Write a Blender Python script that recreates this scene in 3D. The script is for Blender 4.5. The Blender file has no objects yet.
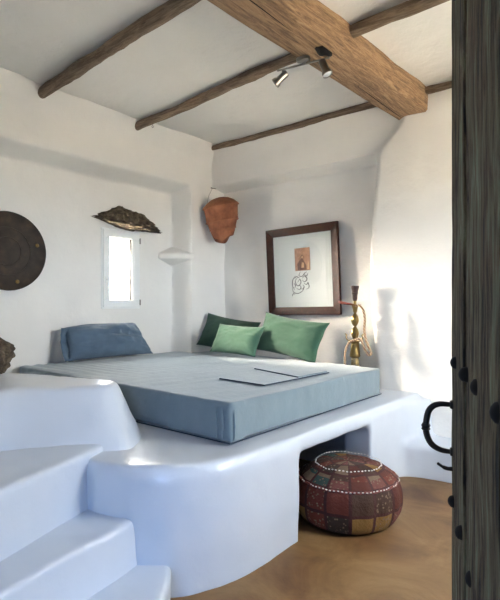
import bpy, bmesh, math, random
from mathutils import Vector, Matrix, noise, Euler
random.seed(7)
C = bpy.context.scene.collection
PI = math.pi
R = math.radians

# ------------------------------------------------------------------ helpers
def new_mat(name, color=(.8,.8,.8), rough=.6, metal=0.0, spec=None):
    m = bpy.data.materials.new(name); m.use_nodes = True
    b = m.node_tree.nodes['Principled BSDF']
    b.inputs['Base Color'].default_value = (*color, 1)
    b.inputs['Roughness'].default_value = rough
    b.inputs['Metallic'].default_value = metal
    if spec is not None: b.inputs['Specular IOR Level'].default_value = spec
    return m

def nd(m, t, **kw):
    n = m.node_tree.nodes.new(t)
    for k, v in kw.items(): setattr(n, k, v)
    return n

def lk(m, a, b): m.node_tree.links.new(a, b)

def coords(m, scale=(1,1,1), rot=(0,0,0)):
    tc = nd(m, 'ShaderNodeTexCoord'); mp = nd(m, 'ShaderNodeMapping')
    mp.inputs['Scale'].default_value = scale; mp.inputs['Rotation'].default_value = rot
    lk(m, tc.outputs['Object'], mp.inputs['Vector'])
    return mp.outputs['Vector']

def noise_tex(m, vec, scale, detail=4, rough=.55, dist=0):
    n = nd(m, 'ShaderNodeTexNoise')
    n.inputs['Scale'].default_value = scale; n.inputs['Detail'].default_value = detail
    n.inputs['Roughness'].default_value = rough; n.inputs['Distortion'].default_value = dist
    lk(m, vec, n.inputs['Vector'])
    return n.outputs['Fac']

def ramp(m, fac, stops, interp='LINEAR'):
    r = nd(m, 'ShaderNodeValToRGB'); cr = r.color_ramp; cr.interpolation = interp
    while len(cr.elements) > 1: cr.elements.remove(cr.elements[-1])
    cr.elements[0].position = stops[0][0]; cr.elements[0].color = (*stops[0][1], 1)
    for p, c in stops[1:]:
        e = cr.elements.new(p); e.color = (*c, 1)
    lk(m, fac, r.inputs['Fac'])
    return r.outputs['Color']

def bump(m, h, strength, dist=.01, prev=None):
    b = nd(m, 'ShaderNodeBump'); b.inputs['Strength'].default_value = strength
    b.inputs['Distance'].default_value = dist
    lk(m, h, b.inputs['Height'])
    if prev is not None: lk(m, prev, b.inputs['Normal'])
    return b.outputs['Normal']

def bs(m): return m.node_tree.nodes['Principled BSDF']

def plaster(name, rough=.8, base=(.84,.83,.81), b1=.35, b2=.2, coat=0):
    m = new_mat(name, base, rough)
    v = coords(m)
    f = noise_tex(m, v, 2.2, 5)
    c = ramp(m, f, [(.3, tuple(x*.955 for x in base)), (.7, base)])
    lk(m, c, bs(m).inputs['Base Color'])
    n = bump(m, noise_tex(m, v, 7, 6, .6), b1, .02)
    n = bump(m, noise_tex(m, v, 60, 5, .6), b2, .004, n)
    lk(m, n, bs(m).inputs['Normal'])
    if coat:
        bs(m).inputs['Coat Weight'].default_value = coat
        bs(m).inputs['Coat Roughness'].default_value = .22
        lk(m, n, bs(m).inputs['Coat Normal'])
    return m

def wood(name, stops, scale=(3,3,.35), rough=.75, bumpy=.6, fine=22):
    m = new_mat(name, stops[0][1], rough)
    v = coords(m, scale)
    f = noise_tex(m, v, fine*.35, 8, .68, 1.2)
    g = noise_tex(m, v, fine*1.3, 6, .7, .4)
    mx = nd(m, 'ShaderNodeMath', operation='MULTIPLY_ADD')
    lk(m, g, mx.inputs[0]); mx.inputs[1].default_value = .45
    lk(m, f, mx.inputs[2])
    sb = nd(m, 'ShaderNodeMath', operation='SUBTRACT'); lk(m, mx.outputs[0], sb.inputs[0]); sb.inputs[1].default_value = .225
    c = ramp(m, sb.outputs[0], stops)
    lk(m, c, bs(m).inputs['Base Color'])
    n = bump(m, sb.outputs[0], bumpy, .02)
    lk(m, n, bs(m).inputs['Normal'])
    return m

def fabric(name, color, rough=.85, weave=500, b=.25, var=.12, sheen=.3):
    m = new_mat(name, color, rough)
    v = coords(m)
    f = noise_tex(m, v, 5, 4)
    c = ramp(m, f, [(.3, tuple(x*(1-var) for x in color)), (.7, tuple(min(1, x*(1+var)) for x in color))])
    lk(m, c, bs(m).inputs['Base Color'])
    n = bump(m, noise_tex(m, v, 18, 4), b, .01)
    n = bump(m, noise_tex(m, v, weave, 2), .15, .001, n)
    lk(m, n, bs(m).inputs['Normal'])
    bs(m).inputs['Sheen Weight'].default_value = sheen
    return m

def link(name, me, mat, parent=None, smooth=True):
    o = bpy.data.objects.new(name, me); C.objects.link(o)
    mats = mat if isinstance(mat, (list, tuple)) else [mat]
    if len(me.materials) == 0:
        for x in mats: me.materials.append(x)
    if smooth:
        me.polygons.foreach_set('use_smooth', [True]*len(me.polygons)); me.update()
    if parent is not None: o.parent = parent
    return o

def obj(name, bm, mat, parent=None, smooth=True, bevel=0, angle=40, recalc=True):
    if recalc: bmesh.ops.recalc_face_normals(bm, faces=bm.faces[:])
    me = bpy.data.meshes.new(name)
    if smooth:
        for e in bm.edges:
            if len(e.link_faces) == 2 and e.calc_face_angle(0) > R(angle): e.smooth = False
    bm.to_mesh(me); bm.free()
    o = link(name, me, mat, parent, smooth)
    if bevel:
        b = o.modifiers.new('bevel', 'BEVEL'); b.width = bevel; b.segments = 3; b.limit_method = 'ANGLE'; b.angle_limit = R(35)
        b.harden_normals = False
    return o

def tag(o, label=None, cat=None, group=None, kind=None):
    if label: o['label'] = label
    if cat: o['category'] = cat
    if group: o['group'] = group
    if kind: o['kind'] = kind
    return o

def empty(name, loc, rot=(0,0,0), label=None, cat=None, kind=None, group=None):
    o = bpy.data.objects.new(name, None); C.objects.link(o)
    o.empty_display_size = .05
    o.location = loc; o.rotation_euler = rot
    return tag(o, label, cat, group, kind)

def box(bm, x0, x1, y0, y1, z0, z1):
    vs = [bm.verts.new(p) for p in ((x0,y0,z0),(x1,y0,z0),(x1,y1,z0),(x0,y1,z0),(x0,y0,z1),(x1,y0,z1),(x1,y1,z1),(x0,y1,z1))]
    for f in ((0,3,2,1),(4,5,6,7),(0,1,5,4),(1,2,6,5),(2,3,7,6),(3,0,4,7)): bm.faces.new([vs[i] for i in f])

def prism(bm, pts, z0, z1, batter=0.0):
    n = len(pts); area = sum(pts[i][0]*pts[(i+1)%n][1]-pts[(i+1)%n][0]*pts[i][1] for i in range(n))
    if area < 0: pts = pts[::-1]
    lo = []
    for i in range(n):
        a = Vector(pts[i-1]); b = Vector(pts[i]); c = Vector(pts[(i+1)%n])
        n1 = Vector(((b-a).y, -(b-a).x)).normalized(); n2 = Vector(((c-b).y, -(c-b).x)).normalized()
        m = (n1+n2).normalized()
        lo.append(b+m*batter/max(.4, m.dot(n1)))
    L = [bm.verts.new((p[0], p[1], z0)) for p in lo]; U = [bm.verts.new((p[0], p[1], z1)) for p in pts]
    bm.faces.new(L[::-1]); bm.faces.new(U)
    for i in range(n): bm.faces.new((L[i], L[(i+1)%n], U[(i+1)%n], U[i]))

def tube(bm, pts, r, n=10, cap=True):
    pts = [Vector(p) for p in pts]; rings = []
    up = Vector((0,0,1)); side = None
    for i, p in enumerate(pts):
        d = (pts[min(i+1, len(pts)-1)]-pts[max(i-1, 0)]).normalized()
        if side is None:
            side = d.cross(up)
            if side.length < .1: side = d.cross(Vector((1,0,0)))
        side = (side - d*side.dot(d)).normalized(); w = d.cross(side)
        rr = r[i] if isinstance(r, (list, tuple)) else r
        rings.append([bm.verts.new(p+(side*math.cos(2*PI*k/n)+w*math.sin(2*PI*k/n))*rr) for k in range(n)])
    for a, b in zip(rings, rings[1:]):
        for k in range(n): bm.faces.new((a[k], a[(k+1)%n], b[(k+1)%n], b[k]))
    if cap: bm.faces.new(rings[0][::-1]); bm.faces.new(rings[-1])

def spline(pts, k=6):
    pts = [Vector(p) for p in pts]; out = []
    for i in range(len(pts)-1):
        p0 = pts[max(i-1,0)]; p1 = pts[i]; p2 = pts[i+1]; p3 = pts[min(i+2, len(pts)-1)]
        for j in range(k):
            t = j/k
            out.append(.5*((2*p1)+(-p0+p2)*t+(2*p0-5*p1+4*p2-p3)*t*t+(-p0+3*p1-3*p2+p3)*t**3))
    out.append(pts[-1]); return out

def lathe(bm, prof, n=32, M=Matrix()):
    rings = []
    for r, z in prof:
        if r < 1e-5: rings.append([bm.verts.new(M @ Vector((0,0,z)))])
        else: rings.append([bm.verts.new(M @ Vector((r*math.cos(2*PI*k/n), r*math.sin(2*PI*k/n), z))) for k in range(n)])
    for a, b in zip(rings, rings[1:]):
        for k in range(n):
            va = [a[k % len(a)], a[(k+1) % len(a)], b[(k+1) % len(b)], b[k % len(b)]]
            u = []
            for v in va:
                if v not in u: u.append(v)
            if len(u) > 2: bm.faces.new(u)

def curved(pts, i, j, k=6):
    """round the run of outline points i..j"""
    return pts[:i]+[(p.x, p.y) for p in spline([(x, y, 0) for x, y in pts[i:j+1]], k)]+pts[j+1:]

def sst(e0, e1, x):
    t = max(0, min(1, (x-e0)/(e1-e0))); return t*t*(3-2*t)

def nz(x, y, z=0, s=1): return noise.noise(Vector((x*s, y*s, z*s)))

def seg(*spec):
    out = []
    for a, b, step in spec:
        n = max(1, round((b-a)/step)); out += [a+(b-a)*i/n for i in range(n)]
    out.append(spec[-1][1]); return out

def slab(name, us, vs, fn, back, P, mat, hole=None):
    """solid wall with an undulating face fn(u,v) and a flat back; P maps (u,v,d) to space; hole=(u0,u1,v0,v1)"""
    bm = bmesh.new(); nu, nv = len(us), len(vs)
    F = [[bm.verts.new(P(u, v, fn(u, v))) for v in vs] for u in us]
    B = [[bm.verts.new(P(u, v, back)) for v in vs] for u in us]
    def solid(i, j):
        if not (0 <= i < nu-1 and 0 <= j < nv-1): return False
        if hole is None: return True
        u = (us[i]+us[i+1])/2; v = (vs[j]+vs[j+1])/2
        return not (hole[0] < u < hole[1] and hole[2] < v < hole[3])
    for i in range(nu-1):
        for j in range(nv-1):
            if not solid(i, j): continue
            bm.faces.new((F[i][j], F[i+1][j], F[i+1][j+1], F[i][j+1]))
            bm.faces.new((B[i][j+1], B[i+1][j+1], B[i+1][j], B[i][j]))
            if not solid(i-1, j): bm.faces.new((F[i][j], F[i][j+1], B[i][j+1], B[i][j]))
            if not solid(i+1, j): bm.faces.new((F[i+1][j+1], F[i+1][j], B[i+1][j], B[i+1][j+1]))
            if not solid(i, j-1): bm.faces.new((F[i+1][j], F[i][j], B[i][j], B[i+1][j]))
            if not solid(i, j+1): bm.faces.new((F[i][j+1], F[i+1][j+1], B[i+1][j+1], B[i][j+1]))
    for v in [v for v in bm.verts if not v.link_faces]: bm.verts.remove(v)
    o = obj(name, bm, mat, angle=60); o['kind'] = 'structure'
    return o

def remeshed(name, bm, mat, parent=None, voxel=.02, iters=8, disp=None):
    """voxel-union of overlapping solids, softened, then displaced vertex by vertex"""
    bmesh.ops.recalc_face_normals(bm, faces=bm.faces[:])
    me = bpy.data.meshes.new(name+'_raw'); bm.to_mesh(me); bm.free()
    t = bpy.data.objects.new('raw', me); C.objects.link(t)
    a = t.modifiers.new('r', 'REMESH'); a.mode = 'VOXEL'; a.voxel_size = voxel; a.use_smooth_shade = True
    s = t.modifiers.new('s', 'SMOOTH'); s.factor = .5; s.iterations = iters
    bpy.context.view_layer.update()
    dg = bpy.context.evaluated_depsgraph_get()
    out = bpy.data.meshes.new_from_object(t.evaluated_get(dg), preserve_all_data_layers=False, depsgraph=dg)
    bpy.data.objects.remove(t); bpy.data.meshes.remove(me)
    out.name = name; out.materials.clear()
    if disp:
        ns = [v.normal.copy() for v in out.vertices]
        for v, n in zip(out.vertices, ns): v.co = disp(v.co, n)
    return link(name, out, mat, parent)

# ------------------------------------------------------------------ materials
M_wall = plaster('plaster_wall', .8, (.89,.865,.82), .5, .3)
M_ceil = plaster('plaster_ceiling', .88, (.82,.80,.755), .8, .45)
M_gloss = plaster('painted_masonry', .36, (.60,.645,.71), .18, .12, .35)
M_beam = wood('beam_wood', [(.25,(.05,.028,.015)),(.42,(.20,.115,.058)),(.56,(.34,.205,.105)),(.78,(.50,.34,.19))], (5,.45,5), .7, .7, 18)
M_pole = wood('pole_wood', [(.2,(.04,.027,.018)),(.45,(.17,.115,.072)),(.62,(.28,.20,.13)),(.85,(.42,.32,.22))], (.5,6,6), .8, .8, 16)
M_door = wood('weathered_door_wood', [(.36,(.010,.006,.003)),(.45,(.065,.042,.018)),(.53,(.125,.098,.052)),(.61,(.155,.155,.09)),(.74,(.30,.35,.24))], (5,5,.8), .9, .9, 13)
M_iron = new_mat('dark_iron', (.06,.05,.042), .5, .8)
_v = coords(M_iron); lk(M_iron, bump(M_iron, noise_tex(M_iron, _v, 90), .5, .002), bs(M_iron).inputs['Normal'])
M_nail = new_mat('nail_iron', (.014,.011,.009), .75, 0, .3)
M_steel = new_mat('brushed_metal', (.30,.28,.25), .3, 1)
M_lampglass = new_mat('lamp_glass', (.75,.78,.8), .12, .6)
M_white = new_mat('window_paint', (.93,.94,.92), .35)
M_gasket = new_mat('rubber_gasket', (.06,.06,.06), .6)
M_terra = new_mat('terracotta', (.42,.15,.07), .85)
_v = coords(M_terra); lk(M_terra, ramp(M_terra, noise_tex(M_terra, _v, 9, 5), [(.3,(.16,.05,.022)),(.5,(.26,.09,.04)),(.72,(.38,.15,.075))]), bs(M_terra).inputs['Base Color'])
lk(M_terra, bump(M_terra, noise_tex(M_terra, _v, 40), .4, .006), bs(M_terra).inputs['Normal'])
M_rock = new_mat('rough_stone', (.1,.08,.05), .85)
_v = coords(M_rock)
lk(M_rock, ramp(M_rock, noise_tex(M_rock, _v, 14, 8, .7), [(.3,(.018,.013,.008)),(.46,(.08,.055,.032)),(.6,(.18,.135,.08)),(.75,(.36,.30,.22))]), bs(M_rock).inputs['Base Color'])
lk(M_rock, bump(M_rock, noise_tex(M_rock, _v, 28, 8, .7), 1, .03), bs(M_rock).inputs['Normal'])
M_plate = new_mat('tarnished_copper', (.05,.04,.03), .6, .4)
_v = coords(M_plate)
lk(M_plate, ramp(M_plate, noise_tex(M_plate, _v, 9, 6), [(.3,(.014,.010,.007)),(.55,(.034,.022,.014)),(.75,(.07,.04,.02))]), bs(M_plate).inputs['Base Color'])
lk(M_plate, bump(M_plate, noise_tex(M_plate, _v, 40), .3, .004), bs(M_plate).inputs['Normal'])
M_plate2 = new_mat('worn_brass_spot', (.16,.10,.03), .5, .7)
M_bed = fabric('blue_grey_cover', (.165,.22,.245), .8, 500, .35, .06, .35)
M_bedline = new_mat('hem_and_edge_shadow', (.035,.05,.075), .9)  # dark hem tone, also used for shadow lines drawn along the sheet
M_bluep = fabric('slate_blue_cotton', (.09,.14,.20), .85, 500, .5, .12, .2)
M_green1 = fabric('dark_green_cotton', (.022,.065,.042), .9, 400, .5, .15, .15)
M_green2 = fabric('mid_green_cotton', (.065,.15,.095), .9, 400, .5, .12, .2)
M_green3 = fabric('sea_green_cotton', (.038,.105,.062), .9, 400, .5, .12, .2)
M_frame = wood('dark_frame_wood', [(.3,(.018,.005,.003)),(.6,(.05,.014,.007)),(.85,(.10,.032,.016))], (3,3,3), .35, .15, 10)
M_mat = new_mat('mount_board', (.72,.76,.72), .8)
M_mat2 = new_mat('inner_sheet', (.76,.79,.76), .8)
M_ink = new_mat('ink', (.05,.05,.05), .8)
M_print = new_mat('sepia_print', (.42,.22,.13), .7)
_v = coords(M_print); lk(M_print, ramp(M_print, noise_tex(M_print, _v, 30, 4), [(.3,(.30,.14,.08)),(.7,(.55,.33,.21))]), bs(M_print).inputs['Base Color'])
M_fig = new_mat('sepia_figure', (.13,.06,.04), .7)
M_fig2 = new_mat('sepia_highlight', (.62,.42,.24), .7)
M_brass = new_mat('brass', (.26,.175,.065), .3, 1)
_v = coords(M_brass); lk(M_brass, bump(M_brass, noise_tex(M_brass, _v, 150), .6, .002), bs(M_brass).inputs['Normal'])
M_bowl = new_mat('glazed_clay', (.035,.012,.008), .45)
M_hose = new_mat('hose_cloth', (.5,.3,.12), .7)
_tc = nd(M_hose, 'ShaderNodeTexCoord'); _w = nd(M_hose, 'ShaderNodeTexWave', bands_direction='DIAGONAL')
_w.inputs['Scale'].default_value = 22; lk(M_hose, _tc.outputs['Object'], _w.inputs['Vector'])
lk(M_hose, ramp(M_hose, _w.outputs['Fac'], [(.35,(.16,.03,.015)),(.5,(.38,.24,.09)),(.7,(.55,.47,.30))]), bs(M_hose).inputs['Base Color'])
bs(M_frame).inputs['Specular IOR Level'].default_value = .2
M_tip = new_mat('dark_red_wood', (.16,.03,.02), .4)
M_thread = new_mat('white_thread', (.75,.72,.68), .8)

def glass_mat(name, gl=.06):
    m = bpy.data.materials.new(name); m.use_nodes = True; nt = m.node_tree
    nt.nodes.remove(nt.nodes['Principled BSDF'])
    o = nt.nodes['Material Output']; mx = nd(m, 'ShaderNodeMixShader'); mx.inputs[0].default_value = gl
    t = nd(m, 'ShaderNodeBsdfTransparent'); g = nd(m, 'ShaderNodeBsdfGlossy'); g.inputs['Roughness'].default_value = .03
    lk(m, t.outputs[0], mx.inputs[1]); lk(m, g.outputs[0], mx.inputs[2]); lk(m, mx.outputs[0], o.inputs['Surface'])
    return m
M_glass = glass_mat('clear_glass')
M_pglass = glass_mat('picture_glass', .04)
M_vessel = new_mat('honey_glass', (.75,.62,.35), .08); bs(M_vessel).inputs['Transmission Weight'].default_value = .8

M_floor = new_mat('earthen_floor', (.45,.28,.14), .6)
_v = coords(M_floor)
_a = noise_tex(M_floor, _v, 2.6, 8, .65, .6)
lk(M_floor, ramp(M_floor, _a, [(.3,(.085,.034,.010)),(.41,(.15,.073,.023)),(.52,(.20,.11,.038)),(.68,(.27,.165,.07))]), bs(M_floor).inputs['Base Color'])
lk(M_floor, bump(M_floor, noise_tex(M_floor, _v, 14, 6), .2, .01), bs(M_floor).inputs['Normal'])
M_ground = new_mat('pale_ground', (.5,.45,.38), .9)
_v = coords(M_ground); lk(M_ground, ramp(M_ground, noise_tex(M_ground, _v, 1.5, 6), [(.3,(.72,.56,.38)),(.7,(.80,.66,.47))]), bs(M_ground).inputs['Base Color'])

# ------------------------------------------------------------------ shell
ZC = 3.24
WY0, WY1, WZ0, WZ1 = 2.965, 3.435, 1.325, 2.145        # window opening

def f_left(y, z):
    top = 2.70 + .012*nz(y, 3.3, 0, 2)
    inz = 1 - sst(top-.07, top+.03, z)
    iny = 1 - sst(3.90, 3.965, y + .012*nz(z, 5.1, 0, 3))
    x = -4.11 - .27*inz*iny - .04*sst(2.6, ZC, z)
    near = sst(.03, .25, max(WY0-y, y-WY1, WZ0-z, z-WZ1, 0))
    x += near*(.018*nz(y, z, 0, 1.6) + .008*nz(y, z, 4, 5))
    if z > 2.9: x += .10*sst(2.95, ZC, z)**2           # soft cove into the ceiling
    return x
ys = seg((-.3, 1.6, .12), (1.6, WY0, .03), (WY0, WY1, .047), (WY1, 3.86, .03), (3.86, 4.0, .012), (4.0, 4.75, .03))
zs = seg((-.05, .55, .1), (.55, WZ0, .04), (WZ0, WZ1, .041), (WZ1, 2.55, .03), (2.55, 2.8, .015), (2.8, ZC+.06, .03))
slab('wall_left', ys, zs, f_left, -4.75, lambda u, v, d: (d, u, v), M_wall, (WY0, WY1, WZ0, WZ1))

def f_back(x, z):
    top = 2.735 + .015*nz(x, 7.7, 0, 1.5)
    xr = -2.07 + .035*math.sin(z*2.6+.4) + .012*nz(z, 1.2, 0, 5)
    xr -= .10*sst(1.3, .7, z) * 0
    inz = 1 - sst(top-.02, top+.035, z)
    inx = 1 - sst(xr-.03, xr+.03, x)
    col = xr + .03 + .24*sst(2.70, 3.04, z)
    isc = sst(col-.07, col+.05, x)
    y = 4.335 - .07*isc + .19*inz*inx*(1-isc*.4)
    y += .022*nz(x, z, 2, 1.4) + .009*nz(x, z, 9, 5) + .028*inz*inx*nz(x, z, 5, 2.2)
    y += .05*isc*sst(-1.9, -.6, x)                      # the pier turns away to the right
    if z > 2.98: y -= .05*sst(3.0, ZC, z)**2*(1-isc)
    return y
xs = seg((-4.6, -4.0, .04), (-4.0, -2.25, .03), (-2.25, -1.7, .015), (-1.7, -1.0, .03), (-1.0, 1.2, .1))
zs2 = seg((-.05, .5, .1), (.5, 2.6, .035), (2.6, 3.08, .015), (3.08, ZC+.06, .03))
slab('wall_back', xs, zs2, f_back, 4.95, lambda u, v, d: (u, d, v), M_wall)

def f_ceil(x, y):
    z = ZC + .022*nz(x, y, 0, 1.1) + .012*nz(x, y, 3, 4)
    for yb in (2.15, 3.1, 4.35): z -= .012*math.exp(-((y-yb)/.12)**2)
    z -= .035*math.exp(-((x+1.7)/.25)**2)
    return z
slab('ceiling', seg((-4.7, 1.3, .05)), seg((-.4, 4.95, .05)), f_ceil, ZC+.3, lambda u, v, d: (u, v, d), M_ceil)
RY0, RY1, RZ0, RZ1 = 2.6, 3.7, 1.45, 2.45
slab('wall_right', [-.3, RY0, RY1, 4.9], [-.05, RZ0, RZ1, ZC+.05], lambda u, v: .9, 1.2, lambda u, v, d: (d, u, v), M_wall, (RY0, RY1, RZ0, RZ1))
w2 = empty('added_window_2', (1.1, (RY0+RY1)/2, RZ0), kind='structure')  # unseen window, added so light enters from the right
bm = bmesh.new(); hw = (RY1-RY0)/2-.004; hh = RZ1-RZ0-.004
for a_ in ((-hw,-hw+.06,.004,hh),(hw-.06,hw,.004,hh),(-.03,.03,.004,hh)): box(bm, -.03, .03, *a_)
for a_ in ((.004,.064),(hh-.06,hh)): box(bm, -.029, .029, -hw+.01, hw-.01, *a_)
obj('frame', bm, M_white, w2)
bm = bmesh.new(); box(bm, -.004, .004, -hw+.03, hw-.03, .03, hh-.03); obj('pane', bm, M_glass, w2, smooth=False)
# small unseen hall, added to hold back light from the doorway
bm = bmesh.new()
box(bm, -1.7, -1.5, -2.4, -.25, -.1, 2.6); box(bm, .6, .8, -2.4, -.25, -.1, 2.6); box(bm, -1.7, .8, -2.6, -2.4, -.1, 2.6); box(bm, -1.7, .8, -2.6, -.25, 2.6, 2.8)
tag(obj('added_hall_walls', bm, M_wall, smooth=False), kind='structure')
slab('wall_front', [-4.75, -1.0, .1, 1.25], [-.05, 0, 2.2, ZC+.05], lambda u, v: .12, -.25, lambda u, v, d: (u, d, v), M_wall, (-1.0, .1, -.1, 2.2))
bm = bmesh.new(); box(bm, -4.75, 1.25, -2.6, 4.95, -.12, 0); tag(obj('floor', bm, M_floor), kind='structure')
bm = bmesh.new(); box(bm, -60, 60, -60, 60, -.3, -.13); tag(obj('ground', bm, M_ground), kind='structure')

# ------------------------------------------------------------------ window
win = empty('window_1', (-4.37, 3.2, WZ0-.006), kind='structure')
W, H = WY1-WY0+.012, WZ1-WZ0+.012
def rect_frame(bm, y0, y1, z0, z1, w, x0, x1):
    box(bm, x0, x1, y0, y1, z0, z0+w); box(bm, x0, x1, y0, y1, z1-w, z1)
    box(bm, x0, x1, y0, y0+w, z0+w, z1-w); box(bm, x0, x1, y1-w, y1, z0+w, z1-w)
bm = bmesh.new(); rect_frame(bm, -W/2, W/2, .003, H, .03, -.07, .0); obj('frame', bm, M_white, win, bevel=.004)
bm = bmesh.new(); rect_frame(bm, -W/2+.014, W/2-.014, .017, H-.014, .076, -.045, .016); sash = obj('sash', bm, M_white, win, bevel=.006)
bm = bmesh.new(); rect_frame(bm, -W/2+.088, W/2-.088, .091, H-.088, .008, -.04, -.004); obj('gasket', bm, M_gasket, sash)
bm = bmesh.new(); box(bm, -.045, .012, W/2-.112, W/2-.08, .085, H-.085); obj('stile', bm, M_white, sash, bevel=.003)
bm = bmesh.new(); box(bm, -.04, .0, W/2-.121, W/2-.111, .09, H-.09); obj('gasket', bm, M_gasket, sash)
bm = bmesh.new(); box(bm, -.026, -.02, -W/2+.08, W/2-.08, .083, H-.08); obj('pane', bm, M_glass, sash, smooth=False)
bm = bmesh.new(); box(bm, .014, .024, -W/2+.032, -W/2+.056, .26, .33)
tube(bm, [(.02, -W/2+.044, .30), (.045, -W/2+.044, .30)], .008)
tube(bm, spline([(.045, -W/2+.044, .31), (.052, -W/2+.044, .29), (.052, -W/2+.046, .20), (.05, -W/2+.046, .18)]), .0085); obj('handle', bm, M_white, win)
for z in (.07, H-.1):
    bm = bmesh.new(); tube(bm, [(.016, W/2-.008, z-.03), (.016, W/2-.008, z+.03)], .008); obj('hinge', bm, M_steel, win)

# ------------------------------------------------------------------ timber in the ceiling
bm = bmesh.new()
YB0, YB1 = -.2, 4.42
n = 60; rings = []
prof = [(-.14,-.10),(-.125,-.115),(0,-.118),(.125,-.115),(.14,-.10),(.145,0),(.14,.16),(-.14,.16),(-.145,0)]
for i in range(n+1):
    y = YB0+(YB1-YB0)*i/n
    rings.append([bm.verts.new((-1.69-.04*(4.3-y)+px*(1.05+.06*nz(y, k, 0, 1.5))+.012*nz(y, 2, 0, 1), y, 3.135+pz*(1+.05*nz(y, k, 5, 2)))) for k, (px, pz) in enumerate(prof)])
for a, b in zip(rings, rings[1:]):
    for k in range(len(prof)): bm.faces.new((a[k], a[(k+1)%len(prof)], b[(k+1)%len(prof)], b[k]))
bm.faces.new(rings[0]); bm.faces.new(rings[-1][::-1])
bmain = obj('main_beam', bm, M_beam, angle=60)
tag(bmain, 'thick squared golden brown timber beam carrying the ceiling poles', 'beam')
bm = bmesh.new()   # knot hole
bmesh.ops.create_icosphere(bm, subdivisions=3, radius=.035)
for v in bm.verts:
    v.co = Vector((v.co.x*.8, v.co.y*1.3, v.co.z*.35)) * (1+.5*nz(*v.co, 40)); v.co *= 1.5; v.co += Vector((-1.70, 2.83, 3.016))
obj('knot', bm, M_nail, bmain)
for (x0, y0, y1, o_) in ((-1.775, 3.3, 4.38, 0), (-1.73, 1.2, 2.7, 3)):   # drying cracks
    bm = bmesh.new()
    tube(bm, [(x0+.02*nz(t, o_, 0, 2), y0+(y1-y0)*t/20, 3.0195) for t in range(21)], [.0005+.0035*math.sin(PI*t/20) for t in range(21)], 6); obj('crack', bm, M_nail, bmain)

def pole(label, pts, r, seed, flat=1):
    bm = bmesh.new(); P = spline(pts, 12); rr = []
    Q = []
    for i, p in enumerate(P):
        Q.append(p+Vector((0, .012*nz(p.x, seed, 0, 2.5), .006*nz(p.x, seed, 7, 2.5))))
        rr.append(r*(1+.22*nz(p.x, seed, 3, 3)))
    tube(bm, Q, rr, 14)
    for v in bm.verts: v.co += v.normal*0; v.co.y += .006*nz(*v.co, 12); v.co.z += .005*nz(v.co.z, v.co.x, v.co.y, 14)
    o = obj('ceiling_pole', bm, M_pole, angle=70); return tag(o, label, 'pole', 'poles across the ceiling')
pole('round wooden ceiling pole nearest the door, its cut end high on the left wall', [(-4.16,2.19,3.175),(-3.6,2.15,3.18),(-3.1,2.13,3.19),(-2.2,2.09,3.20),(-1.0,2.07,3.19),(.95,2.05,3.19)], .048, 1)
p2 = pole('middle round ceiling pole with a tiny wire hook', [(-4.17,3.19,3.17),(-3.4,3.16,3.175),(-2.7,3.10,3.185),(-2.1,3.05,3.18),(-1.2,3.0,3.18),(.95,2.98,3.18)], .041, 9)
pole('thin dark ceiling pole half set in the plaster above the framed picture', [(-4.13,4.27,3.21),(-3.4,4.29,3.21),(-2.6,4.27,3.205),(-1.6,4.25,3.19),(-1.2,4.21,3.165),(.95,4.2,3.17)], .030, 17)
bm = bmesh.new()
tube(bm, [(-3.82, 3.165, 3.13)]+[(-3.82+.013*math.sin(a), 3.165, 3.10-.013*math.cos(a)) for a in [PI+i*.5 for i in range(11)]], .002, 6)
obj('wire_hook', bm, M_iron, p2)

# ------------------------------------------------------------------ ceiling spotlight
sp = empty('ceiling_spotlight', (-1.81, 2.83, 3.02), label='two-headed metal spotlight bar under the thick beam', cat='spotlight')
bm = bmesh.new(); lathe(bm, [(0,.004),(.05,.004),(.052,-.006),(.045,-.02),(0,-.022)], 24, Matrix.Translation((-.05,0,0)) @ Matrix.Diagonal((1,.6,1,1))); obj('mounting_plate', bm, M_steel, sp)
bm = bmesh.new(); tube(bm, [(0,0,-.02),(0,0,-.045)], .007); tube(bm, [(-.24,-.03,-.04),(.14,.03,-.045)], .0065); obj('bar', bm, M_steel, sp)
for px, py, az, tilt in ((-.20,-.024,R(25),R(52)),(.10,.02,R(195),R(22))):
    bm = bmesh.new(); tube(bm, [(px,py,-.04),(px,py,-.085)], .0055)
    stem = obj('stem', bm, M_steel, sp)
    Mx = Matrix.Translation((px, py, -.09)) @ Matrix.Rotation(az, 4, 'Z') @ Matrix.Rotation(tilt, 4, 'Y')
    bm = bmesh.new(); lathe(bm, [(0,.04),(.02,.038),(.024,.03),(.024,-.035),(.033,-.05),(.035,-.07),(.031,-.07),(.026,-.052),(0,-.05)], 24, Mx); hd = obj('lamp_head', bm, M_steel, sp)
    bm = bmesh.new(); lathe(bm, [(0,-.056),(.027,-.056),(.029,-.066),(0,-.068)], 24, Mx); obj('lens', bm, M_lampglass, hd)

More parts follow.
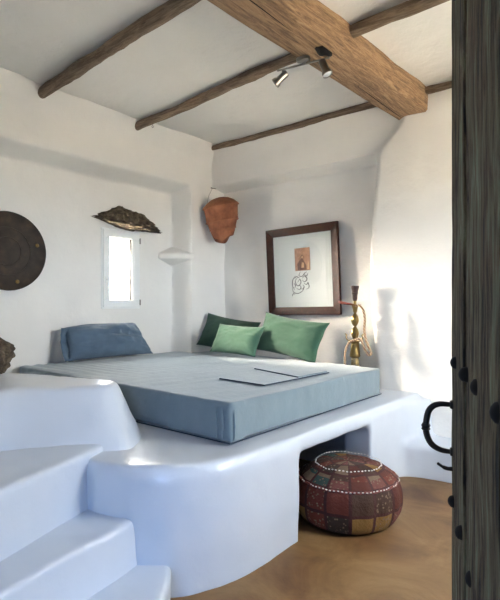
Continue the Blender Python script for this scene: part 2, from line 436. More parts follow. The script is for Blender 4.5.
# ------------------------------------------------------------------ masonry platform
def pdisp(amp, s):
    def f(co, n): return co + n*(amp*nz(co.x, co.y, co.z, s)+amp*.35*nz(co.x, co.y, co.z+7, s*3.5))
    return f
bm = bmesh.new()
outer = [(-1.61,4.54),(-1.61,2.2),(-1.62,1.95),(-1.66,1.75),(-1.75,1.58),(-1.90,1.46),(-2.10,1.40),(-2.4,1.4),(-4.41,1.4),(-4.41,4.54)]
prism(bm, curved(outer, 1, 7), .49, .60)
front = [(-1.60,2.41),(-1.60,2.1),(-1.61,1.9),(-1.65,1.73),(-1.74,1.56),(-1.89,1.44),(-2.10,1.38),(-4.41,1.38),(-4.41,2.1),(-1.82,2.1),(-1.82,2.41)]
prism(bm, curved(front, 1, 6), -.03, .55)
box(bm, -1.82, -1.60, 3.32, 4.54, -.03, .55)
box(bm, -4.41, -3.0, 2.05, 4.54, -.03, .55); box(bm, -3.05, -1.7, 3.7, 4.54, -.03, .55)
# low rounded plinth running on to the right below the wall
prism(bm, [(-1.65,3.72),(-1.58,3.86),(-1.45,3.92),(-1.2,3.95),(-.6,3.97),(.91,4.0),(.91,4.42),(-1.65,4.42)], -.03, .25, .03)
prism(bm, [(-1.60,3.9),(-1.56,4.12),(-1.5,4.32),(-1.5,4.6),(-1.75,4.6),(-1.75,3.9)], 0, .56, .03)
plat = remeshed('bed_platform', bm, M_gloss, None, .02, 9, pdisp(.013, 2.2))
tag(plat, 'white painted masonry bed platform with an open niche below', 'platform')

# stairs
st = empty('staircase', (-2.2, 1.0, 0), label='white rounded masonry steps climbing left beside the bed platform', cat='stairs')
S = Vector((-2.2, 1.0, 0))
def step(pts, z, batter, iters=10, extra=None):
    n_ = len(pts)-4; pts = curved(pts, 0, n_, 5)
    bm = bmesh.new(); prism(bm, [(x-S.x, y-S.y) for x, y in pts], -.02, z, batter)
    if extra:
        for e in extra: prism(bm, [(x-S.x, y-S.y) for x, y in e[0]], *e[1:])
    return remeshed('step', bm, M_gloss, st, .016, iters, pdisp(.012, 3))
# lowest to highest: the outline of each tread
step([(-1.80,1.60),(-1.66,1.47),(-1.56,1.32),(-1.48,1.05),(-1.40,.7),(-1.36,.14),(-2.4,.14),(-2.4,1.60)], .155, .0, 6)
step([(-2.05,1.74),(-1.95,1.60),(-1.87,1.37),(-1.83,1.12),(-1.77,.85),(-1.71,.6),(-1.68,.14),(-2.7,.14),(-2.7,1.66)], .36, .05, 6)
step([(-2.42,1.64),(-2.28,1.60),(-2.18,1.42),(-2.10,1.18),(-2.00,.92),(-1.94,.70),(-1.90,.14),(-3.1,.14),(-3.1,1.62)], .635, .02, 5)
def loft(bm, lo, up, z0, z1):
    L = [bm.verts.new((x-S.x, y-S.y, z0)) for x, y in lo]; U = [bm.verts.new((x-S.x, y-S.y, z1)) for x, y in up]; n = len(lo)
    bm.faces.new(L[::-1]); bm.faces.new(U)
    for i in range(n): bm.faces.new((L[i], L[(i+1)%n], U[(i+1)%n], U[i]))
top_ = [(-4.3,1.35),(-3.4,1.51),(-2.94,1.69),(-2.62,1.77),(-2.44,1.76),(-2.37,1.64),(-2.47,1.46),(-2.62,1.2),(-2.65,.8),(-2.62,.14),(-4.3,.14)]
low_ = [(-4.3,1.45),(-3.4,1.65),(-2.90,1.86),(-2.60,1.95),(-2.38,1.92),(-2.12,1.62),(-2.30,1.36),(-2.50,1.1),(-2.56,.8),(-2.54,.14),(-4.3,.14)]
top_, low_ = curved(top_, 2, 8, 5), curved(low_, 2, 8, 5)
bm = bmesh.new(); loft(bm, low_, top_, .54, .915)
prism(bm, [(x-S.x, y-S.y) for x, y in [(-4.3,1.45),(-2.9,1.45),(-2.45,1.45),(-2.5,1.1),(-2.54,.14),(-4.3,.14)]], -.02, .56)
remeshed('step', bm, M_gloss, st, .016, 30, pdisp(.012, 3))

# ------------------------------------------------------------------ mattress
bm = bmesh.new()
prism(bm, [(-1.78,2.0),(-1.81,3.93),(-3.9,4.22),(-4.05,4.22),(-4.05,3.92),(-4.31,3.9),(-4.31,2.08)], .612, .828)
def mdisp(co, n):
    d = .006*nz(co.x, co.y, 0, 2.5)+.003*nz(co.x*2.5, co.y*.7, co.z, 5)
    if abs(n.z) < .5: d += .004*nz(co.x*6, co.y*6, co.z*.8, 1.6)
    co = co + n*d
    if n.z > .5: co.z += .004*math.sin(co.y*60+3*nz(co.x, co.y, 0, 2))*sst(-2.6, -4.2, co.x)*sst(3.2, 2.4, co.y)   # fine pulled creases
    return co
mat_o = remeshed('mattress', bm, M_bed, None, .018, 4, mdisp)
tag(mat_o, 'wide low mattress in a fitted blue grey cover on the white platform', 'mattress')
bm = bmesh.new()   # tucked corner fold
for x, y in ((-1.775, 2.03), (-1.83, 1.992), (-1.87, 1.992)):
    tube(bm, [(x, y, .625), (x+.003, y+.002, .70), (x, y, .76), (x-.006, y+.006, .80)], [.003,.006,.006,.002], 8)
obj('corner_fold', bm, M_bed, mat_o)
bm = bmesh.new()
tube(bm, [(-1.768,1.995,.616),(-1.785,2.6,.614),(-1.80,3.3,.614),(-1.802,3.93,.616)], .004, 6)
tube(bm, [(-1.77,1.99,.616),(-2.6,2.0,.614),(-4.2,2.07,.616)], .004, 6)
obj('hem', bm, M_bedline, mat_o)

# folded sheet lying on the mattress
fs = empty('folded_sheet', (-2.55, 3.05, .835), label='thin folded blue grey sheet lying on the mattress', cat='sheet')
def sheet(name, pts, z0, z1):
    bm = bmesh.new(); prism(bm, [(x+2.55, y-3.05) for x, y in pts], z0, z1)
    return obj(name, bm, M_bed, fs, bevel=.003)

lower = [(-2.40,2.59),(-1.97,2.55),(-1.965,3.35),(-2.50,3.33)]
sheet('lower_layer', lower, 0, .008)
sheet('folded_flap', [(-2.52,3.13),(-1.98,2.95),(-1.975,3.34),(-2.49,3.32)], .008, .017)
bm = bmesh.new()
E = lambda pts, z: [(x+2.55, y-3.05, z) for x, y in pts]
tube(bm, E([(-2.40,2.59),(-1.97,2.55),(-1.965,2.95),(-1.965,3.35)], .004), .004, 6)
obj('edge_shadow', bm, M_bedline, fs)  # dark tubes drawing the shadow along the sheet's edges
bm = bmesh.new(); tube(bm, E([(-2.52,3.13),(-2.2,3.02),(-1.98,2.95)], .012), .004, 6)
obj('edge_shadow', bm, M_bedline, fs)  # shadow line drawn along the flap's edge

# ------------------------------------------------------------------ cushions
def cushion(name, w, h, t, mat, loc, rot, label, seed, pinch=.06, n=34, cat='cushion', group=None, flap=False, wr=1.0):
    bm = bmesh.new(); grid = {}
    for s in (1, -1):
        for i in range(n+1):
            for j in range(n+1):
                u = -1+2*i/n; v = -1+2*j/n
                edge = i in (0, n) or j in (0, n)
                if s == -1 and edge: grid[(s,i,j)] = grid[(1,i,j)]; continue
                x = u*(1-pinch*(1-v*v)*abs(u)**2); z = v*(1-pinch*(1-u*u)*abs(v)**2)
                th = ((1-abs(u)**3)*(1-abs(v)**3))**.58
                y = s*t/2*th
                y += th*t*.10*wr*nz(u*1.7+seed, v*1.7, s*3, 1.3)+t*.05*wr*th*nz(u*3+seed, v*3, s, 2.2)
                # creases fanning from the corners
                for cu, cv in ((1,1),(-1,1),(1,-1),(-1,-1)):
                    dx, dz = u-cu, v-cv; d = math.hypot(dx, dz); an = math.atan2(dz, dx)
                    y += s*t*.035*wr*math.sin(an*11+seed)*math.exp(-d*2.2)*th**.4*(0 if edge else 1)
                z2 = z*h/2; z2 -= .02*h*(1-u*u)*(v > 0)*v
                grid[(s,i,j)] = bm.verts.new((x*w/2+.008*nz(v*2, seed, 0, 1), y, z2+h/2))
    for s in (1, -1):
        for i in range(n):
            for j in range(n):
                f = [grid[(s,i,j)], grid[(s,i+1,j)], grid[(s,i+1,j+1)], grid[(s,i,j+1)]]
                bm.faces.new(f if s == -1 else f[::-1])
    if flap:
        for v in bm.verts:
            q = max(0, v.co.z/h)
            v.co.x += .11*q*(.25 if v.co.x < 0 else -1.5)*abs(v.co.x/(w/2))**2
            v.co.z -= .05*q*abs(v.co.x/(w/2))**3
    o = obj(name, bm, mat, angle=120)
    o.location = loc; o.rotation_euler = rot
    tag(o, label, cat, group)
    if flap:      # open end of the pillowcase
        b2 = bmesh.new()
        k = 16
        vs = []
        for i in range(k+1):
            v = i/k
            zz = .015+(h*.86-.02)*v; row = []
            for j in range(5):
                uu = j/4
                row.append(b2.verts.new((-w/2+.10-.125*uu+.02*v, (.045*math.sin(v*PI)+.03*nz(v*6, uu*2, 1, 1))*(1-.3*uu)-.03*(1-uu), zz+.012*uu*(v-.5)*2)))
            vs.append(row)
        for i in range(k):
            for j in range(4): b2.faces.new((vs[i][j], vs[i][j+1], vs[i+1][j+1], vs[i+1][j]))
        f = obj('pillowcase_flap', b2, mat, o, angle=120)
        sm = f.modifiers.new('solid', 'SOLIDIFY'); sm.thickness = .006
    return o

cushion('pillow', .98, .36, .24, M_bluep, (-4.12, 2.93, .85), Euler((R(-20), 0, R(90)), 'XYZ'), 'long slate blue pillow leaning on the wall below the small window', 2.0, .05, 40, 'pillow', flap=True, wr=1.7)
cushion('cushion', .72, .40, .15, M_green1, (-3.74, 4.07, .86), Euler((R(-24), R(8), R(8)), 'XYZ'), 'darkest green cushion in the corner, behind the two others', 5.0, .07, group='green cushions against the wall')
cushion('cushion', .60, .33, .14, M_green2, (-3.36, 3.80, .86), Euler((R(-28), R(2), R(2)), 'XYZ'), 'smallest green cushion, in front and in the middle of the three', 9.3, .07, group='green cushions against the wall')
cushion('cushion', .80, .42, .17, M_green3, (-2.86, 3.98, .86), Euler((R(-24), R(7), R(-3)), 'XYZ'), 'largest green cushion, below the framed picture', 13.1, .08, group='green cushions against the wall')

# ------------------------------------------------------------------ framed picture
pic = empty('framed_picture', (-2.935, 4.455, 1.725), (R(2.5), R(-1.0), 0), label='dark wooden framed drawing with a small sepia print above the cushions', cat='picture')
PW, PH, FW = .90, .94, .085
for nm, q in (('bottom', [(-PW/2,-PH/2),(PW/2,-PH/2),(PW/2-FW,-PH/2+FW),(-PW/2+FW,-PH/2+FW)]),
              ('top', [(-PW/2,PH/2),(PW/2,PH/2),(PW/2-FW,PH/2-FW),(-PW/2+FW,PH/2-FW)]),
              ('l', [(-PW/2,-PH/2),(-PW/2+FW,-PH/2+FW),(-PW/2+FW,PH/2-FW),(-PW/2,PH/2)]),
              ('r', [(PW/2,-PH/2),(PW/2-FW,-PH/2+FW),(PW/2-FW,PH/2-FW),(PW/2,PH/2)])):
    bm = bmesh.new()
    F = [bm.verts.new((x, -.028 if i in ((0,1) if nm in ('bottom','top') else (0,3)) else -.016, z)) for i, (x, z) in enumerate(q)]
    B = [bm.verts.new((x, .008, z)) for x, z in q]
    bm.faces.new(F); bm.faces.new(B[::-1])
    for i in range(4): bm.faces.new((F[i], F[(i+1)%4], B[(i+1)%4], B[i]))
    obj('frame_side', bm, M_frame, pic, smooth=False, bevel=.004)
bm = bmesh.new(); box(bm, -PW/2+FW-.01, PW/2-FW+.01, -.004, .006, -PH/2+FW-.01, PH/2-FW+.01); obj('mount', bm, M_mat, pic, smooth=False)
bm = bmesh.new(); box(bm, -PW/2+FW+.07, PW/2-FW-.07, -.0065, -.004, -PH/2+FW+.05, PH/2-FW-.05); obj('sheet', bm, M_mat2, pic, smooth=False)
bm = bmesh.new(); box(bm, -.085, .105, -.009, -.0065, .0, .24); prt = obj('sepia_print', bm, M_print, pic, smooth=False)
bm = bmesh.new()
def poly(bm, pts, y):
    pts = [(x, z-.03) for x, z in pts]; a = [bm.verts.new((x, y, z)) for x, z in pts]; b = [bm.verts.new((x, y+.001, z)) for x, z in pts]
    bm.faces.new(a); bm.faces.new(b[::-1])
    for i in range(len(a)): bm.faces.new((a[i], a[(i+1)%len(a)], b[(i+1)%len(b)], b[i]))
poly(bm, [(-.05,.035),(.06,.035),(.055,.09),(.03,.13),(.02,.15),(.025,.18),(.01,.20),(-.01,.185),(-.008,.155),(-.03,.13),(-.055,.10)], -.0105)
obj('figure', bm, M_fig, prt, smooth=False)
for q in ([(-.005,.06),(.03,.06),(.03,.11),(.005,.12)], [(.07,.04),(.095,.04),(.095,.12),(.075,.10)], [(.0,.16),(.018,.16),(.018,.185),(.004,.185)]):
    bm = bmesh.new(); poly(bm, q, -.0118); obj('pale_patch', bm, M_fig2, prt, smooth=False)
bm = bmesh.new(); rs = random.Random(4)
strokes = [[(-.02,.02),(-.04,-.02),(0,-.03),(.03,0),(.06,.015)],[(-.08,-.02),(-.12,-.06),(-.13,-.12),(-.10,-.17)],[(-.05,-.03),(-.09,-.08),(-.06,-.13),(-.02,-.10),(-.03,-.06),(-.06,-.09)],
 [(.0,-.05),(.03,-.03),(.06,-.06),(.03,-.09),(0,-.07)],[(.02,-.10),(.05,-.12),(.07,-.10),(.08,-.15),(.04,-.17)],[(-.13,-.14),(-.12,-.19),(-.07,-.21),(-.01,-.19),(.02,-.15)],
 [(-.08,-.15),(-.04,-.17),(-.02,-.14),(-.05,-.12)],[(-.14,-.24),(-.12,-.21),(-.10,-.22)],[(.02,-.01),(.05,-.03),(.075,.0)],[(-.10,-.05),(-.07,-.03),(-.03,-.05)],[(.0,-.12),(.02,-.14),(.0,-.165),(-.03,-.155)],[(-.11,-.10),(-.09,-.12),(-.10,-.15)]]
for s_ in strokes: 
    P = spline([(x, -.0085, z-.03) for x, z in s_], 6); tube(bm, P, [.0012+.0024*math.sin(PI*i/(len(P)-1)) for i in range(len(P))], 6)
obj('ink_drawing', bm, M_ink, pic)
bm = bmesh.new(); box(bm, -PW/2+FW-.005, PW/2-FW+.005, -.0145, -.0125, -PH/2+FW-.005, PH/2-FW+.005); obj('glass', bm, M_pglass, pic, smooth=False)

# ------------------------------------------------------------------ copper tray
tr = empty('wall_tray', (-4.37, 2.01, 1.825), (0, R(90), 0), label='large round dark tarnished metal tray hanging on the left wall', cat='tray')
bm = bmesh.new(); lathe(bm, [(0,.004),(.22,.004),(.245,.012),(.30,.016),(.325,.03),(.34,.034),(.342,.028),(.33,.02),(.30,.004),(.245,0),(.22,-.006),(0,-.006)], 72); obj('dish', bm, M_plate, tr)
for a in (18, 105, 235, 300):
    bm = bmesh.new(); lathe(bm, [(0,.022),(.014,.021),(.018,.016),(0,.012)], 16, Matrix.Translation((.275*math.cos(R(a)), .275*math.sin(R(a)), 0))); obj('boss', bm, M_plate2, tr)
bm = bmesh.new()
for r_ in (.205, .12): lathe(bm, [(r_,.004),(r_+.003,.008),(r_+.006,.004)], 64)
obj('engraved_ring', bm, M_plate, tr)

# ------------------------------------------------------------------ stones
def rock(name, size, loc, rot, label, seed, env=None, sub=5, cat='stone', amp=.3, sharp=1):
    bm = bmesh.new(); bmesh.ops.create_icosphere(bm, subdivisions=sub, radius=1)
    for v in bm.verts:
        p = v.co.normalized()
        d = 1+amp*noise.noise(p*1.3+Vector((seed,0,0)))+amp*.5*noise.noise(p*3+Vector((0,seed,0)))+amp*.28*noise.noise(p*7+Vector((0,0,seed)))+amp*.22*noise.noise(p*15)+amp*.12*noise.noise(p*31)
        vv = noise.voronoi(p*2.4+Vector((seed,seed,0)))[0]; d += sharp*.25*(vv[1]-vv[0]-.2)
        q = p*d
        if env: q = env(q)
        v.co = Vector((q.x*size[0]/2, q.y*size[1]/2, q.z*size[2]/2))
    o = obj(name, bm, M_rock, angle=35); o.location = loc; o.rotation_euler = rot
    return tag(o, label, cat)
def lint(q):
    e = max(0, 1-abs(q.y)**1.5*.85)                      # pointed ends
    z = q.z
    z = (z if z > 0 else z*.5)*(.35+.65*e) 
    z += .35*math.exp(-((q.y+.35)/.25)**2)*(q.z > 0) - .25*q.y*1.0
    return Vector((q.x*(.3+.7*e), q.y, z))
rock('stone_lintel', (.30,.78,.26), (-4.335,3.265,2.215), (0,0,0), 'rough brown jagged stone set in the wall over the small window', 3.3, lint, sharp=.9, amp=.46)
rock('boulder', (.46,.38,.26), (-3.32,1.34,1.03), (0,0,R(20)), 'rough dark stone lying on the top step', 8.1, lambda q: Vector((q.x,q.y,max(q.z,-.8))), sharp=.5, amp=.2)

# ------------------------------------------------------------------ plaster corner shelf
bm = bmesh.new()
def qt(cx, cy, a, b, z, s=1): return [Vector((cx, cy, z))]
T = [(-4.40,3.70),(-4.35,3.71),(-4.22,3.80),(-4.10,3.93),(-4.09,4.0),(-4.40,4.0)]
lo_ = 1.93; up_ = 1.985
ringA = [bm.verts.new((x, y, 1.945)) for x, y in T]; ringB = [bm.verts.new((x, y, 1.885)) for x, y in T]
ringC = [bm.verts.new((-4.40+(x+4.40)*.15, 4.0+(y-4.0)*.25, 1.80)) for x, y in T]
ringD = [bm.verts.new((-4.40+(x+4.40)*.25, 4.0+(y-4.0)*.35, 2.04)) for x, y in T]
bm.faces.new(ringD); bm.faces.new(ringC[::-1])
for a, b in ((ringD, ringA), (ringA, ringB), (ringB, ringC)):
    for i in range(6): bm.faces.new((a[i], b[i], b[(i+1)%6], a[(i+1)%6]))
tag(remeshed('corner_shelf', bm, M_wall, None, .01, 5, pdisp(.004, 6)), 'small white plaster shelf in the wall corner right of the window', 'shelf')

# ------------------------------------------------------------------ hanging terracotta jar
jar = empty('hanging_jar', (-3.83, 4.20, 2.085), (R(5), R(-3), 0), label='broken ridged terracotta jar hanging on a wire in the corner', cat='jar')
bm = bmesh.new()
prof = [(.105,0),(.125,.04),(.145,.10),(.150,.13),(.166,.138),(.160,.15),(.165,.18),(.178,.23),(.201,.243),(.192,.258),(.195,.32),(.205,.40),(.208,.43),(.226,.438),(.218,.454),(.205,.468),(.165,.51),(.11,.545),(.05,.562),(0,.566)]
inner = [(max(0, r-.014), z-.012 if z > .46 else z) for r, z in prof[::-1]]
lathe(bm, prof+inner+[prof[0]], 48)
for v in bm.verts:
    v.co.y *= .60; v.co.x *= 1.14; v.co.z = v.co.z*.84+.02
    if v.co.z < .05: v.co.z += .05*math.sin(math.atan2(v.co.y, v.co.x)*2+.6)*(1-v.co.z/.05)+.04*(v.co.x/.1)*(1-v.co.z/.05)
    v.co += Vector((.004*nz(*v.co, 8), .004*nz(v.co.y, v.co.z, 3, 8), 0))
bmesh.ops.remove_doubles(bm, verts=bm.verts[:], dist=.0004)
obj('vessel', bm, M_terra, jar, angle=50)
bm = bmesh.new(); tube(bm, spline([(-.20,.0,.45),(-.205,.02,.50),(-.20,.05,.57),(-.185,.10,.645)]), .0018, 6); obj('wire', bm, M_iron, jar)
bm = bmesh.new(); tube(bm, [(-.185,.16,.645),(-.185,.085,.648),(-.185,.08,.648)], [.004,.004,.008], 8); obj('nail', bm, M_iron, jar)

# ------------------------------------------------------------------ hookah
hk = empty('water_pipe', (-2.165, 4.16, .605), label='ornate brass water pipe with a coiled hose behind the mattress corner', cat='water pipe')
bm = bmesh.new()
lathe(bm, [(0,0),(.085,0),(.09,.01),(.07,.03),(.045,.045),(.055,.07),(.06,.10),(.055,.14),(.045,.18),(.036,.23),(.033,.30),(.034,.31),(0,.312)], 32); obj('glass_vase', bm, M_vessel, hk)
bm = bmesh.new(); lathe(bm, [(.036,.20),(.038,.21),(.038,.225),(.034,.235),(.034,.27),(.04,.275),(.046,.28),(.050,.29),(.046,.31),(.040,.36),(.036,.40),(.044,.41),(.03,.425),(.022,.43),(0,.43)], 32)
obj('vase_collar', bm, M_brass, hk)
bm = bmesh.new(); lathe(bm, [(0,.42),(.018,.425),(.014,.44),(.024,.45),(.036,.475),(.040,.50),(.030,.53),(.016,.55),(.012,.56),(.022,.57),(.034,.59),(.040,.615),(.034,.645),(.018,.67),(.012,.68),(.020,.69),(.022,.71),(.030,.735),(.034,.75),(.016,.76),(.012,.80),(0,.80)], 32)
for v in bm.verts:                                   # fluting
    if v.co.z > .435: v.co.x *= .88; v.co.y *= .88
    if .44 < v.co.z < .67:
        a = math.atan2(v.co.y, v.co.x); k = 1+.08*math.cos(a*8); v.co.x *= k; v.co.y *= k
st_ = obj('stem', bm, M_brass, hk)
bm = bmesh.new(); lathe(bm, [(.012,.755),(.05,.752),(.058,.76),(.05,.758),(.012,.762)], 32); obj('ash_tray', bm, M_brass, hk)
bm = bmesh.new(); lathe(bm, [(0,.79),(.016,.79),(.022,.81),(.024,.85),(.030,.865),(.026,.872),(.032,.90),(.037,.915),(.037,.93),(.032,.93),(.028,.90),(0,.895)], 28); obj('tobacco_bowl', bm, M_bowl, hk)
bm = bmesh.new(); tube(bm, [(-.155,-.02,.785),(-.12,-.03,.775),(-.02,-.035,.76),(.035,-.035,.75)], [.010,.012,.010,.009], 10); obj('mouthpiece', bm, M_tip, hk)
bm = bmesh.new()
tube(bm, spline([(.03,-.035,.75),(.07,-.04,.745),(.105,-.04,.70),(.118,-.04,.62),(.112,-.04,.53),(.13,-.04,.44),(.165,-.04,.36),(.18,-.04,.32),(.15,-.04,.31),(.115,-.05,.38),(.09,-.05,.44),(.06,-.05,.45),(.03,-.055,.44),(-.03,-.06,.41),(-.065,-.06,.33),(-.07,-.06,.22),(-.05,-.06,.10),(0,-.09,.02),(.09,-.10,.015)], 8), .011, 10)
obj('hose', bm, M_hose, hk)
for s in (-1, 1):
    bm = bmesh.new(); tube(bm, spline([(.03*s,-.01,.425),(.065*s,-.015,.43),(.085*s,-.015,.46),(.075*s,-.015,.475),(.095*s,-.015,.49)]), [.006]*24+[.003], 8); obj('spout', bm, M_brass, hk)

# ------------------------------------------------------------------ pouf
M_pouf = new_mat('patchwork', (.2,.05,.03), .8)
m = M_pouf; tc = nd(m, 'ShaderNodeTexCoord'); sx = nd(m, 'ShaderNodeSeparateXYZ'); lk(m, tc.outputs['Object'], sx.inputs[0])
at = nd(m, 'ShaderNodeMath', operation='ARCTAN2'); lk(m, sx.outputs['Y'], at.inputs[0]); lk(m, sx.outputs['X'], at.inputs[1])
def mth(op, a, b=None, c=None):
    n_ = nd(m, 'ShaderNodeMath', operation=op)
    for i, q in enumerate((a, b, c)):
        if q is None: continue
        if isinstance(q, (int, float)): n_.inputs[i].default_value = q
        else: lk(m, q, n_.inputs[i])
    return n_.outputs[0]
u_ = mth('MULTIPLY_ADD', at.outputs[0], 14/(2*PI), .3)
rad = mth('SQRT', mth('ADD', mth('MULTIPLY', sx.outputs['X'], sx.outputs['X']), mth('MULTIPLY', sx.outputs['Y'], sx.outputs['Y'])))
side_v = mth('MULTIPLY', sx.outputs['Z'], 7.4)
top_v = mth('MULTIPLY_ADD', rad, 9.0, 10)
istop = mth('GREATER_THAN', sx.outputs['Z'], .315)
v_ = mth('ADD', mth('MULTIPLY', top_v, istop), mth('MULTIPLY', side_v, mth('SUBTRACT', 1, istop)))
cb = nd(m, 'ShaderNodeCombineXYZ'); lk(m, mth('FLOOR', u_), cb.inputs[0]); lk(m, mth('FLOOR', v_), cb.inputs[1])
wn = nd(m, 'ShaderNodeTexWhiteNoise', noise_dimensions='2D'); lk(m, cb.outputs[0], wn.inputs['Vector'])
cc = ramp(m, wn.outputs['Value'], [(0,(.085,.015,.006)),(.22,(.05,.02,.009)),(.36,(.20,.105,.022)),(.46,(.12,.022,.010)),(.64,(.025,.06,.05)),(.71,(.15,.10,.06)),(.80,(.13,.035,.028)),(.92,(.04,.022,.013))], 'CONSTANT')
vz = nd(m, 'ShaderNodeTexVoronoi'); vz.inputs['Scale'].default_value = 48; lk(m, tc.outputs['Object'], vz.inputs['Vector'])
spots = ramp(m, vz.outputs['Distance'], [(.22,(1,1,1)),(.34,(0,0,0))])
mx = nd(m, 'ShaderNodeMix', data_type='RGBA', blend_type='MIX'); lk(m, mth('MULTIPLY', spots, mth('GREATER_THAN', wn.outputs['Color'], .38)), mx.inputs[0])
lk(m, cc, mx.inputs[6]); mx.inputs[7].default_value = (.18,.12,.075,1)
def seam(x):
    fr = mth('FRACT', x); return mth('LESS_THAN', mth('MINIMUM', fr, mth('SUBTRACT', 1, fr)), .07)
sm_ = mth('MAXIMUM', seam(u_), seam(v_))
mx2 = nd(m, 'ShaderNodeMix', data_type='RGBA'); lk(m, sm_, mx2.inputs[0]); lk(m, mx.outputs[2], mx2.inputs[6]); mx2.inputs[7].default_value = (.05,.010,.008,1)
lk(m, mx2.outputs[2], bs(m).inputs['Base Color'])
lk(m, bump(m, noise_tex(m, tc.outputs['Object'], 60, 5), .6, .01), bs(m).inputs['Normal'])

pf = empty('pouf', (-1.545, 2.87, 0), label='round dark red patchwork pouf half inside the niche on the floor', cat='pouf')
pfm = [(0,.004),(.22,.004),(.285,.018),(.318,.06),(.332,.12),(.335,.18),(.328,.23),(.305,.275),(.27,.305),(.24,.325),(.20,.345),(.15,.357),(.08,.362),(0,.363)]
P = spline([(r_, 0, z) for r_, z in pfm], 4)
bm = bmesh.new(); lathe(bm, [(max(p.x,0), p.z) for p in P], 96)
for v in bm.verts:
    a = math.atan2(v.co.y, v.co.x)
    k = 1+.012*math.cos(a*18)*sst(.02,.1,v.co.z)+.03*nz(v.co.x, v.co.y, v.co.z, 5); v.co.x *= k; v.co.y *= k
    if v.co.z > .28: v.co.z += .012*nz(v.co.x, v.co.y, 2, 9)
bmesh.ops.remove_doubles(bm, verts=bm.verts[:], dist=.0005)
obj('cushion_body', bm, M_pouf, pf, angle=120)
for rr, zz, nn in ((.205,.350,56),(.315,.266,84)):
    bm = bmesh.new()
    for k in range(nn):
        a0 = 2*PI*k/nn; a1 = a0+2*PI/nn*.5
        def q(a):
            kk = 1+.012*math.cos(a*18)+.03*nz(rr*math.cos(a), rr*math.sin(a), zz, 5)
            return (rr*kk*math.cos(a), rr*kk*math.sin(a), zz+.006+(.012*nz(rr*math.cos(a), rr*math.sin(a), 2, 9) if zz > .28 else 0))
        tube(bm, [q(a0), q((a0+a1)/2), q(a1)], [.0025,.004,.0025], 6)
    obj('stitching', bm, M_thread, pf)
bm = bmesh.new()
tube(bm, [(-.31*math.cos(2*PI*k/60), .31*math.sin(2*PI*k/60), .268+.004*math.sin(k*2.1)) for k in range(61)], .007, 8, False); obj('piping', bm, M_tip, pf)

# ------------------------------------------------------------------ door
ang = math.atan2(-.97, .394)
dr = empty('door_1', (-.341, 1.079, 0), (0, 0, ang), kind='structure')
bounds = [0,.225,.232,.315,.322,.58,.586,.83,.836,1.07]
for i in range(0, 10, 2):
    x0, x1 = bounds[i], bounds[i+1]; bm = bmesh.new()
    dy = .006 if i == 2 else (.003 if i == 0 else 0)
    nzs = 70; L = []
    for k in range(nzs+1):
        z = .02+2.13*k/nzs; e = .003*nz(z, i, 0, 6)+.002*nz(z, i, 4, 20)
        y0 = dy+.0015*nz(z, i, 2, 9)
        L.append([bm.verts.new(p) for p in ((x0+e+.003, y0, z),(x0+(x1-x0)*.5, y0+.001*nz(z, i, 8, 5), z),(x1+e*.4-.003, y0, z),(x1, y0+.004, z),(x1, .045, z),(x0, .045, z),(x0+e, y0+.004, z))])
    for a, b in zip(L, L[1:]):
        for q in range(7): bm.faces.new((a[q], a[(q+1)%7], b[(q+1)%7], b[q]))
    bm.faces.new(L[0][::-1]); bm.faces.new(L[-1])
    pl = obj('plank', bm, M_door, dr, angle=50)
    pl.location = (0,0,0)
for z0, ts in ((1.24, (.09,.24,.385,.54,.70,.86)), (.955, (.035,.18,.33,.48,.66,.84)), (1.95, (.09,.24,.385,.54)), (.3, (.09,.24,.385,.54))):
    for t in ts:
        bm = bmesh.new(); lathe(bm, [(0,.011),(.006,.0095),(.0105,.006),(.0125,0),(.0125,-.006),(0,-.006)], 18, Matrix.Rotation(PI/2, 4, 'X'))
        o = obj('nail', bm, M_nail, dr); o.location = (t*1.047, .003, z0+.004*nz(t, z0, 0, 9))
bm = bmesh.new()
hp = spline([(.022,.02,1.146),(.022,-.004,1.147),(.022,-.022,1.147),(.022,-.036,1.141),(.022,-.045,1.127),(.022,-.049,1.098),(.022,-.046,1.078),(.022,-.037,1.062),(.022,-.022,1.053),(.022,-.004,1.050),(.022,.02,1.050)], 6)
nn = len(hp); tube(bm, hp, [.0042+.0024*math.sin(PI*i/(nn-1)) for i in range(nn)], 14); hd = obj('pull_handle', bm, M_iron, dr)
bm = bmesh.new(); lathe(bm, [(0,-.009),(.006,-.008),(.0095,-.004),(.0075,-.001),(.0095,.003),(.007,.008),(0,.009)], 18, Matrix.Translation((.022,-.049,1.098))); obj('collar', bm, M_iron, hd)
for z in (1.147, 1.050):
    bm = bmesh.new(); lathe(bm, [(0,.006),(.008,.005),(.010,0),(.010,-.006),(0,-.006)], 18, Matrix.Translation((.022,.003,z)) @ Matrix.Rotation(PI/2, 4, 'X')); obj('rosette', bm, M_iron, hd)
bm = bmesh.new(); tube(bm, spline([(.02,.02,1.016),(.02,-.004,1.014),(.02,-.016,1.017),(.02,-.027,1.024)]), [.0045]*6+[.004]*6+[.003]*6+[.001], 10); obj('latch_hook', bm, M_iron, dr)

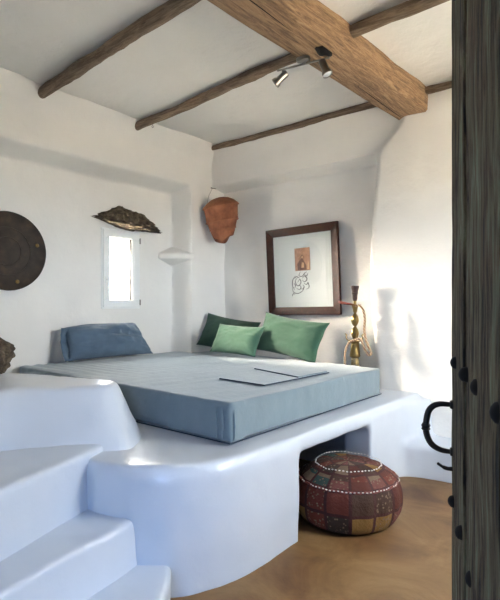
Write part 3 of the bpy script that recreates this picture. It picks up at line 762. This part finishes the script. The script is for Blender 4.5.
# ------------------------------------------------------------------ light
w = bpy.data.worlds.new('world'); bpy.context.scene.world = w; w.use_nodes = True
bg = w.node_tree.nodes['Background']; bg.inputs['Color'].default_value = (.84,.92,1,1); bg.inputs['Strength'].default_value = 24.0
def portal(name, loc, rot, sx_, sy_):
    l = bpy.data.lights.new(name, 'AREA'); l.shape = 'RECTANGLE'; l.size = sx_; l.size_y = sy_; l.cycles.is_portal = True
    o = bpy.data.objects.new(name, l); C.objects.link(o); o.location = loc; o.rotation_euler = rot; return o
portal('added_window_portal', (1.22, 3.15, 1.95), (R(90), 0, R(90)), 1.12, 1.02)  # portal for the added right-hand window
portal('window_daylight', (-4.77, 3.2, 1.735), (R(90), 0, R(-90)), .5, .85)
l = bpy.data.lights.new('added_entrance_fill', 'AREA'); l.shape = 'RECTANGLE'; l.size = .9; l.size_y = 1.6; l.energy = 7; l.color = (.30,.52,1); l.spread = R(105)  # blue fill lamp added inside the closed hall, aimed at the steps
lo2 = bpy.data.objects.new('added_entrance_fill', l); C.objects.link(lo2); lo2.location = (-.40, -.45, 1.15); lo2.rotation_euler = Vector((-2.2,1.8,-.9)).to_track_quat('-Z', 'Y').to_euler()
sun = bpy.data.lights.new('sun', 'SUN'); sun.energy = 70; sun.angle = R(34); sun.color = (1,.87,.70)
so = bpy.data.objects.new('sun', sun); C.objects.link(so)
so.rotation_euler = Vector((.86,.47,-.26)).to_track_quat('-Z', 'Y').to_euler()
so.location = (-8, 1, 3)

# ------------------------------------------------------------------ camera
cam = bpy.data.cameras.new('camera'); co = bpy.data.objects.new('camera', cam); C.objects.link(co)
co.location = (0, 0, 1.35); co.rotation_euler = (R(90), 0, math.atan2(.634, .773))
cam.sensor_fit = 'HORIZONTAL'; cam.sensor_width = 36; cam.lens = 36; cam.shift_y = .012; cam.clip_start = .02
s = bpy.context.scene; s.camera = co
s.view_settings.view_transform = 'Standard'; s.view_settings.look = 'None'; s.view_settings.gamma = 1; s.view_settings.use_curve_mapping = False
s.view_settings.exposure = 1.27
